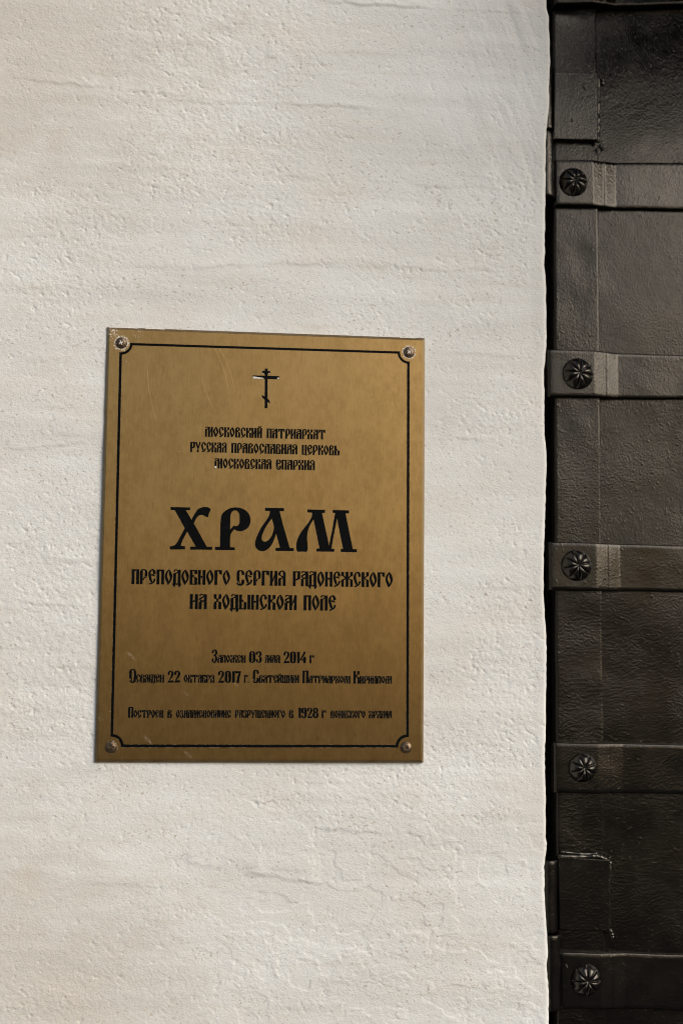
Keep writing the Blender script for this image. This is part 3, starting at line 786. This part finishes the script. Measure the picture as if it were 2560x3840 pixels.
# plaster caught on the plate's rim
def rim_smear(x0, x1, yv, hgt, seed, top=True):
    rnd = random.Random(seed)
    n = 28
    q0 = [pl(x0 + (x1 - x0) * k / n, yv) / 1000 for k in range(n + 1)]
    V = []
    zz = (PH / 2 if top else -PH / 2) / 1000
    for k, p in enumerate(q0):
        wdt = hgt * (0.25 + 0.75 * rnd.random()) * math.sin(math.pi * k / n) ** .4 + 1e-5
        s_ = -1 if top else 1
        V += [(p[0], -.0021, zz - s_ * .0003), (p[0], -.0024 - wdt * .25, zz + s_ * (.0003 + wdt))]
    pymesh('plaster_smear', V, [(2 * k, 2 * k + 1, 2 * k + 3, 2 * k + 2) for k in range(n)], M_WHITE, sign)
rim_smear(408, 520, 1228, .0013, 1)
rim_smear(545, 620, 1232, .0007, 2)
rim_smear(1500, 1560, 1266, .0010, 3)


# ------------------------------------------------------------------ the iron door
YSH, YST = 0.074, 0.067                     # faces of the sheet and of the stile
DR, DT, DB = 1.235, 2.24, 0.03              # right end, top and bottom of the leaf
door = empty('iron_door', (0.75, 0.085, 0.0))
tag(door, 'black riveted iron door with horizontal straps, right of the white wall', 'door', kind='thing')
def dpart(o): return adopt(o, door)

def line_x(pts, y):
    zz = np.array([at(a, b, y).z for a, b in pts]); xx = np.array([at(a, b, y).x for a, b in pts])
    o = np.argsort(zz); k = np.polyfit(zz, xx, 1)
    return lambda z: np.polyval(k, z)
leafL = line_x([(2080, 100), (2074, 900), (2073, 2000), (2078, 2450), (2086, 3100), (2098, 3700)], YST)
seamX = line_x([(2249, 100), (2240, 500), (2241, 900), (2243, 1310), (2243, 1600), (2246, 2000), (2252, 2300), (2259, 2700), (2270, 3100), (2283, 3500)], YST)

def slab(name, xl, xr, yf, yb, mat, z0=DB, z1=DT, nx=30, nz=900, amp=.0006, seed=200, cell=.06, edge=.0016):
    """upright plate with a gently buckled face and rounded vertical edges"""
    zs = np.linspace(z0, z1, nz)
    xL, xR = xl(zs), xr(zs)
    t = np.linspace(0, 1, nx)
    X = xL[:, None] + edge + (xR - xL - 2 * edge)[:, None] * t
    Z = np.repeat(zs[:, None], nx, 1)
    Y = yf - amp * fbm(X, Z, cell, seed, 2)
    wl = .0004 * fbm(zs, zs * 0 + 1, .02, seed + 9, 3)
    cols = [(xL + wl)[:, None], np.full((nz, 1), yb)], [(xL + wl)[:, None], Y[:, :1] + edge], [(xL + edge * .3 + wl)[:, None], Y[:, :1] + edge * .3]
    colr = [(xR - edge * .3 + wl)[:, None], Y[:, -1:] + edge * .3], [(xR + wl)[:, None], Y[:, -1:] + edge], [(xR + wl)[:, None], np.full((nz, 1), yb)]
    Xf = np.concatenate([c[0] for c in cols] + [X] + [c[0] for c in colr], 1)
    Yf = np.concatenate([c[1] for c in cols] + [Y] + [c[1] for c in colr], 1)
    Zf = np.repeat(zs[:, None], Xf.shape[1], 1)
    return dpart(gridmesh(name, Xf, Yf, Zf, mat))
slab('sheet', lambda z: leafL(z) + .004, lambda z: z * 0 + DR, YSH, YSH + .02, M_IRON, nx=240, amp=.0016, seed=210, cell=.11)
slab('stile', leafL, seamX, YST, YSH + .02, M_IRON, nx=34, amp=.0009, seed=230, cell=.05)

STRAPS = [  # left px, top and bottom at the left, top and bottom at px 2560
    (2078, -168, 12, -152, 17), (2077, 600, 769, 608, 787), (2054, 1308, 1486, 1331, 1495), (2059, 2031, 2212, 2046, 2221), (2077, 2783, 2973, 2792, 2977), (2098, 3570, 3783, 3582, 3793)]
YSP0 = YSP = YST - 0.0065                          # strap face over the stile
YSR0 = YSR = YSH - 0.0055                          # strap face over the sheet
strap_objs = []
def make_strap(k, px, tl_, bl_, tr_, br_):
    YSP, YSR = YSP0 - (.007 if k == 0 else 0), YSR0 - (.007 if k == 0 else 0)     # the top rail stands further out
    A, Bq = at(px, tl_, YSP), at(px, bl_, YSP); C, Dq = at(2560, tr_, YSR), at(2560, br_, YSR)
    x0 = A.x
    sx = float(seamX((A.z + Bq.z) / 2))
    r = .003
    # path seen from above: return round the leaf's edge, along the stile, down the step, along the sheet
    path = [(x0, YST + .006), (x0, YSP + r)] + [(x0 + r - r * math.cos(a), YSP + r - r * math.sin(a)) for a in np.linspace(.25, math.pi / 2, 5)]
    path += [(x, YSP) for x in np.linspace(x0 + .008, sx - .007, 22)]
    for t in np.linspace(0, 1, 26)[1:]:
        # rolls over the stile's arris, creases, then drops again to the sheet
        x = sx - .007 + .027 * t
        d = YSR - YSP
        y = YSP + d * (.46 * min(t / .40, 1) + .54 * min(max((t - .50) / .45, 0), 1)) + .0003 * math.exp(-((t - .45) / .05) ** 2)
        path.append((x, y))
    path += [(x, YSR) for x in np.linspace(sx + .0215, DR + .003, 150)]
    path = np.array(path)
    n = 17
    ts = np.linspace(0, 1, n)
    PX = np.repeat(path[:, 0][:, None], n, 1); PYy = np.repeat(path[:, 1][:, None], n, 1)
    f = (path[:, 0] - A.x) / (C.x - A.x)
    zt = A.z + (C.z - A.z) * f + .0006 * fbm(path[:, 0], path[:, 0] * 0, .05, 300 + k, 3)
    zb = Bq.z + (Dq.z - Bq.z) * f + .0008 * fbm(path[:, 0], path[:, 0] * 0 + 5, .05, 310 + k, 3)
    e = .0015
    PZ = (zb + e)[:, None] + (zt - zb - 2 * e)[:, None] * ts[None, :]
    PYy = PYy - .0006 * fbm(PX, PZ, .045, 320 + k, 2)
    # rounded top and bottom arrises, then back to the leaf
    back = np.where(path[:, 0] < sx + .004, YST + .003, YSH + .003)[:, None]
    Yb = np.concatenate([np.maximum(back, PYy[:, :1] + .002), PYy[:, :1] + e, PYy[:, :1] + e * .3, PYy, PYy[:, -1:] + e * .3, PYy[:, -1:] + e, np.maximum(back, PYy[:, :1] + .002)], 1)
    Zb = np.concatenate([zb[:, None], zb[:, None], (zb + e * .3)[:, None], PZ, (zt - e * .3)[:, None], zt[:, None], zt[:, None]], 1)
    Xb = np.repeat(path[:, 0][:, None], Yb.shape[1], 1)
    o = gridmesh('strap', Xb, Yb, Zb, M_STRAP, flip=True)
    dpart(o); strap_objs.append(o)
    return o
for k, s in enumerate(STRAPS): make_strap(k, *s)

def stud_h(R, n, ph, seed):
    def f(r, x, z):
        th = np.arctan2(z, x); u = r / R
        dome = .0078 * np.clip(1 - u ** 2.3, 0, 1) ** .62
        rib = np.abs(np.sin((th + ph) * n / 2))
        groove = sstep(.42, .0, rib * (0.35 + .9 * u)) * sstep(.05, .22, u) * sstep(1.0, .80, u)
        petal = .0011 * np.clip(rib, 0, 1) * sstep(.1, .45, u) * sstep(1.0, .7, u)
        dim = .0011 * sstep(.16, .0, u)
        return dome + petal - .0024 * groove - dim + .0002 * vnoise(x, z, .004, seed)
    return f
STUDS = [(2149, 682, 54, .1), (2166, 1401, 58.5, .35), (2161, 2120, 57, .2), (2184, 2879, 52.5, .3), (2196, 3676, 57.5, .05)]
for k, (px, py, rp, ph) in enumerate(STUDS):
    p = at(px, py, YSP - .001); R = at(px + rp, py, YSP - .001).x - p.x
    o = radial('stud', R, stud_h(R, 8, ph, 400 + k), M_STUD, None, (p.x, YSP + .0002, p.z), 34, 144, .2 * k)
    o.parent = strap_objs[k + 1]
    o.matrix_parent_inverse = strap_objs[k + 1].matrix_basis.inverted()

# hinge plates welded to the stile, each with its barrel
def tube(name, cx, cy, z0, z1, R, mat, seed, hole=.0045):
    zs = np.concatenate([[z0, z0, z0 + .0006], np.linspace(z0 + .002, z1 - .002, 24), [z1 - .0006, z1, z1]])
    rs = np.concatenate([[hole, R - .0014, R - .0004], np.full(24, R), [R - .0004, R - .0014, hole]])
    th = np.linspace(0, 2 * math.pi, 41)
    X = cx + rs[:, None] * np.cos(th); Y = cy + rs[:, None] * np.sin(th); Z = np.repeat(zs[:, None], 41, 1)
    nn = .0003 * fbm(th[None, :] * .01, Z, .02, seed, 3)
    o = gridmesh(name, X + nn * np.cos(th), Y + nn * np.sin(th), Z, mat)
    return o
def box_part(name, P, yf, yb, mat, bev=.0012, seed=1):
    """bevelled plate from four corner points (left-top, right-top, right-bottom, left-bottom)"""
    bm = bmesh.new()
    vf = [bm.verts.new((p.x, yf, p.z)) for p in P]; vb = [bm.verts.new((p.x, yb, p.z)) for p in P]
    bm.faces.new(vf[::-1]); bm.faces.new(vb)
    for i in range(4): bm.faces.new((vf[i], vf[(i + 1) % 4], vb[(i + 1) % 4], vb[i]))
    bmesh.ops.recalc_face_normals(bm, faces=bm.faces)
    bmesh.ops.bevel(bm, geom=[e for e in bm.edges], offset=bev, segments=3, profile=.6, affect='EDGES')
    me = bpy.data.meshes.new(name); bm.to_mesh(me); bm.free()
    return link(name, me, mat)
def weld(name, pts, r, seed):
    """lumpy welded seam through a chain of points"""
    rnd = random.Random(seed)
    q = crom(pts, 10)
    ns = 10
    kn = [r * (0.75 + .45 * rnd.random()) for _ in range(len(q) // 3 + 2)]
    rr = list(np.interp(np.linspace(0, len(kn) - 1, len(q)), np.arange(len(kn)), kn)); rr[0] *= .3; rr[-1] *= .3
    X, Y, Z = [], [], []
    for i, p in enumerate(q):
        d = Vector(q[min(i + 1, len(q) - 1)]) - Vector(q[max(i - 1, 0)]); d.normalize()
        u = d.cross(Vector((0, 1, 0))).normalized(); v = d.cross(u)
        ring = [Vector(p) + (u * math.cos(a) + v * math.sin(a)) * rr[i] * (1 + .12 * (rnd.random() - .5)) for a in np.linspace(0, 2 * math.pi, ns + 1)[:-1]]
        ring.append(ring[0])
        X.append([c.x for c in ring]); Y.append([c.y for c in ring]); Z.append([c.z for c in ring])
    return gridmesh(name, np.array(X), np.array(Y), np.array(Z), M_STUD)
YHP = YST - .0085
hp1 = box_part('hinge_plate', [at(2078, 272, YHP), at(2240, 276, YHP), at(2238, 524, YHP), at(2074, 521, YHP)], YHP, YST + .002, M_STRAP)
dpart(hp1)
hp2 = box_part('hinge_plate', [at(2090, 3212, YHP), at(2284, 3224, YHP), at(2286, 3494, YHP), at(2096, 3488, YHP)], YHP, YST + .002, M_STRAP)
dpart(hp2)
def sub(o, par):
    o.parent = par; o.matrix_parent_inverse = par.matrix_basis.inverted()
W = lambda l, y=YHP + .003: [tuple(at(a, b, y)) for a, b in l]
sub(weld('weld_bead', W([(2240, 282), (2241, 340), (2240, 400), (2240, 460), (2239, 515), (2239, 535)], YHP + .0026), .0024, 1), hp1)
sub(weld('weld_bead', W([(2246, 292), (2254, 298), (2258, 308), (2256, 322)]), .0026, 2), hp1)
sub(weld('weld_bead', W([(2248, 542), (2254, 554), (2260, 566)]), .0026, 3), hp1)
sub(weld('weld_bead', W([(2100, 3195), (2140, 3199), (2190, 3204), (2240, 3200)]), .0020, 4), hp2)
sub(weld('weld_bead', W([(2090, 3212), (2150, 3214), (2210, 3212), (2240, 3212), (2266, 3222), (2284, 3226)]), .0028, 5), hp2)
sub(weld('weld_bead', W([(2278, 3212), (2285, 3228), (2282, 3246), (2284, 3262)]), .0026, 6), hp2)
sub(weld('weld_bead', W([(2268, 3486), (2284, 3490), (2292, 3506), (2294, 3522)]), .0028, 7), hp2)
sub(weld('weld_bead', W([(2282, 3290), (2284, 3360), (2283, 3420), (2285, 3480)]), .0009, 8), hp2)
# blobs of thick paint on the upper plate
def blob(px, py, y, r, par, seed):
    rnd = random.Random(seed)
    p = at(px, py, y)
    o = weld('paint_drip', [(p.x - r * .5, y, p.z + r), (p.x, y - r * .12, p.z), (p.x + r * .5, y, p.z - r)], r * .55, seed)
    sub(o, par)
for i, (a, b, r) in enumerate(((2188, 330, .0026), (2182, 372, .0016), (2142, 452, .0020), (2130, 382, .0012), (2226, 322, .0014))): blob(a, b, YHP + .0006, r, hp1, 40 + i)
blob(2122, 3622, YSP + .0004, .0018, strap_objs[5], 50)

def barrel(px_r, pt, pb, R, y, mat, seed):
    a = at(px_r, pt, y); b = at(px_r, pb, y)
    return tube('hinge_barrel', (a.x + b.x) / 2 - R, y, b.z, a.z, R, mat, seed)
sub(barrel(2074, 250, 494, .0075, .066, M_STRAP, 1), hp1)
sub(barrel(2088, 3222, 3494, .0095, .062, M_STRAP, 2), hp2)

# ------------------------------------------------------------------ the door's frame in the wall
frame = empty('door_frame', (0.28, 0.11, 0.0))
tag(frame, 'dull black iron door frame in the narrow gap beside the white wall', 'door frame', kind='thing')
def fpart(o): return adopt(o, frame)
xj = lambda z: leafL(z) - .0045
def fbox(name, x0, x1, y0, y1, z0, z1):
    bm = bmesh.new()
    bmesh.ops.create_cube(bm, size=1)
    for v in bm.verts: v.co = Vector((x0 if v.co.x < 0 else x1, y0 if v.co.y < 0 else y1, z0 if v.co.z < 0 else z1))
    bmesh.ops.bevel(bm, geom=list(bm.edges), offset=.0015, segments=2, affect='EDGES')
    me = bpy.data.meshes.new(name); bm.to_mesh(me); bm.free()
    return fpart(link(name, me, M_FRAME))
fbox('jamb', .20, float(leafL(1.6)) - .0042, .094, .125, 0.0, DT + .03)
fbox('jamb', DR + .006, 1.30, .094, .125, 0.0, DT + .03)
fbox('head', .20, 1.30, .1255, .15, DT + .01, DT + .07)
fbox('rebate', .20, .34, .1255, .15, 0.0, DT)
fbox('rebate', DR - .05, 1.30, .1255, .15, 0.0, DT)
fpart(barrel(2075, 500, 745, .0085, .060, M_STRAP, 3))
fpart(barrel(2101, 3500, 3784, .0105, .060, M_STRAP, 4))
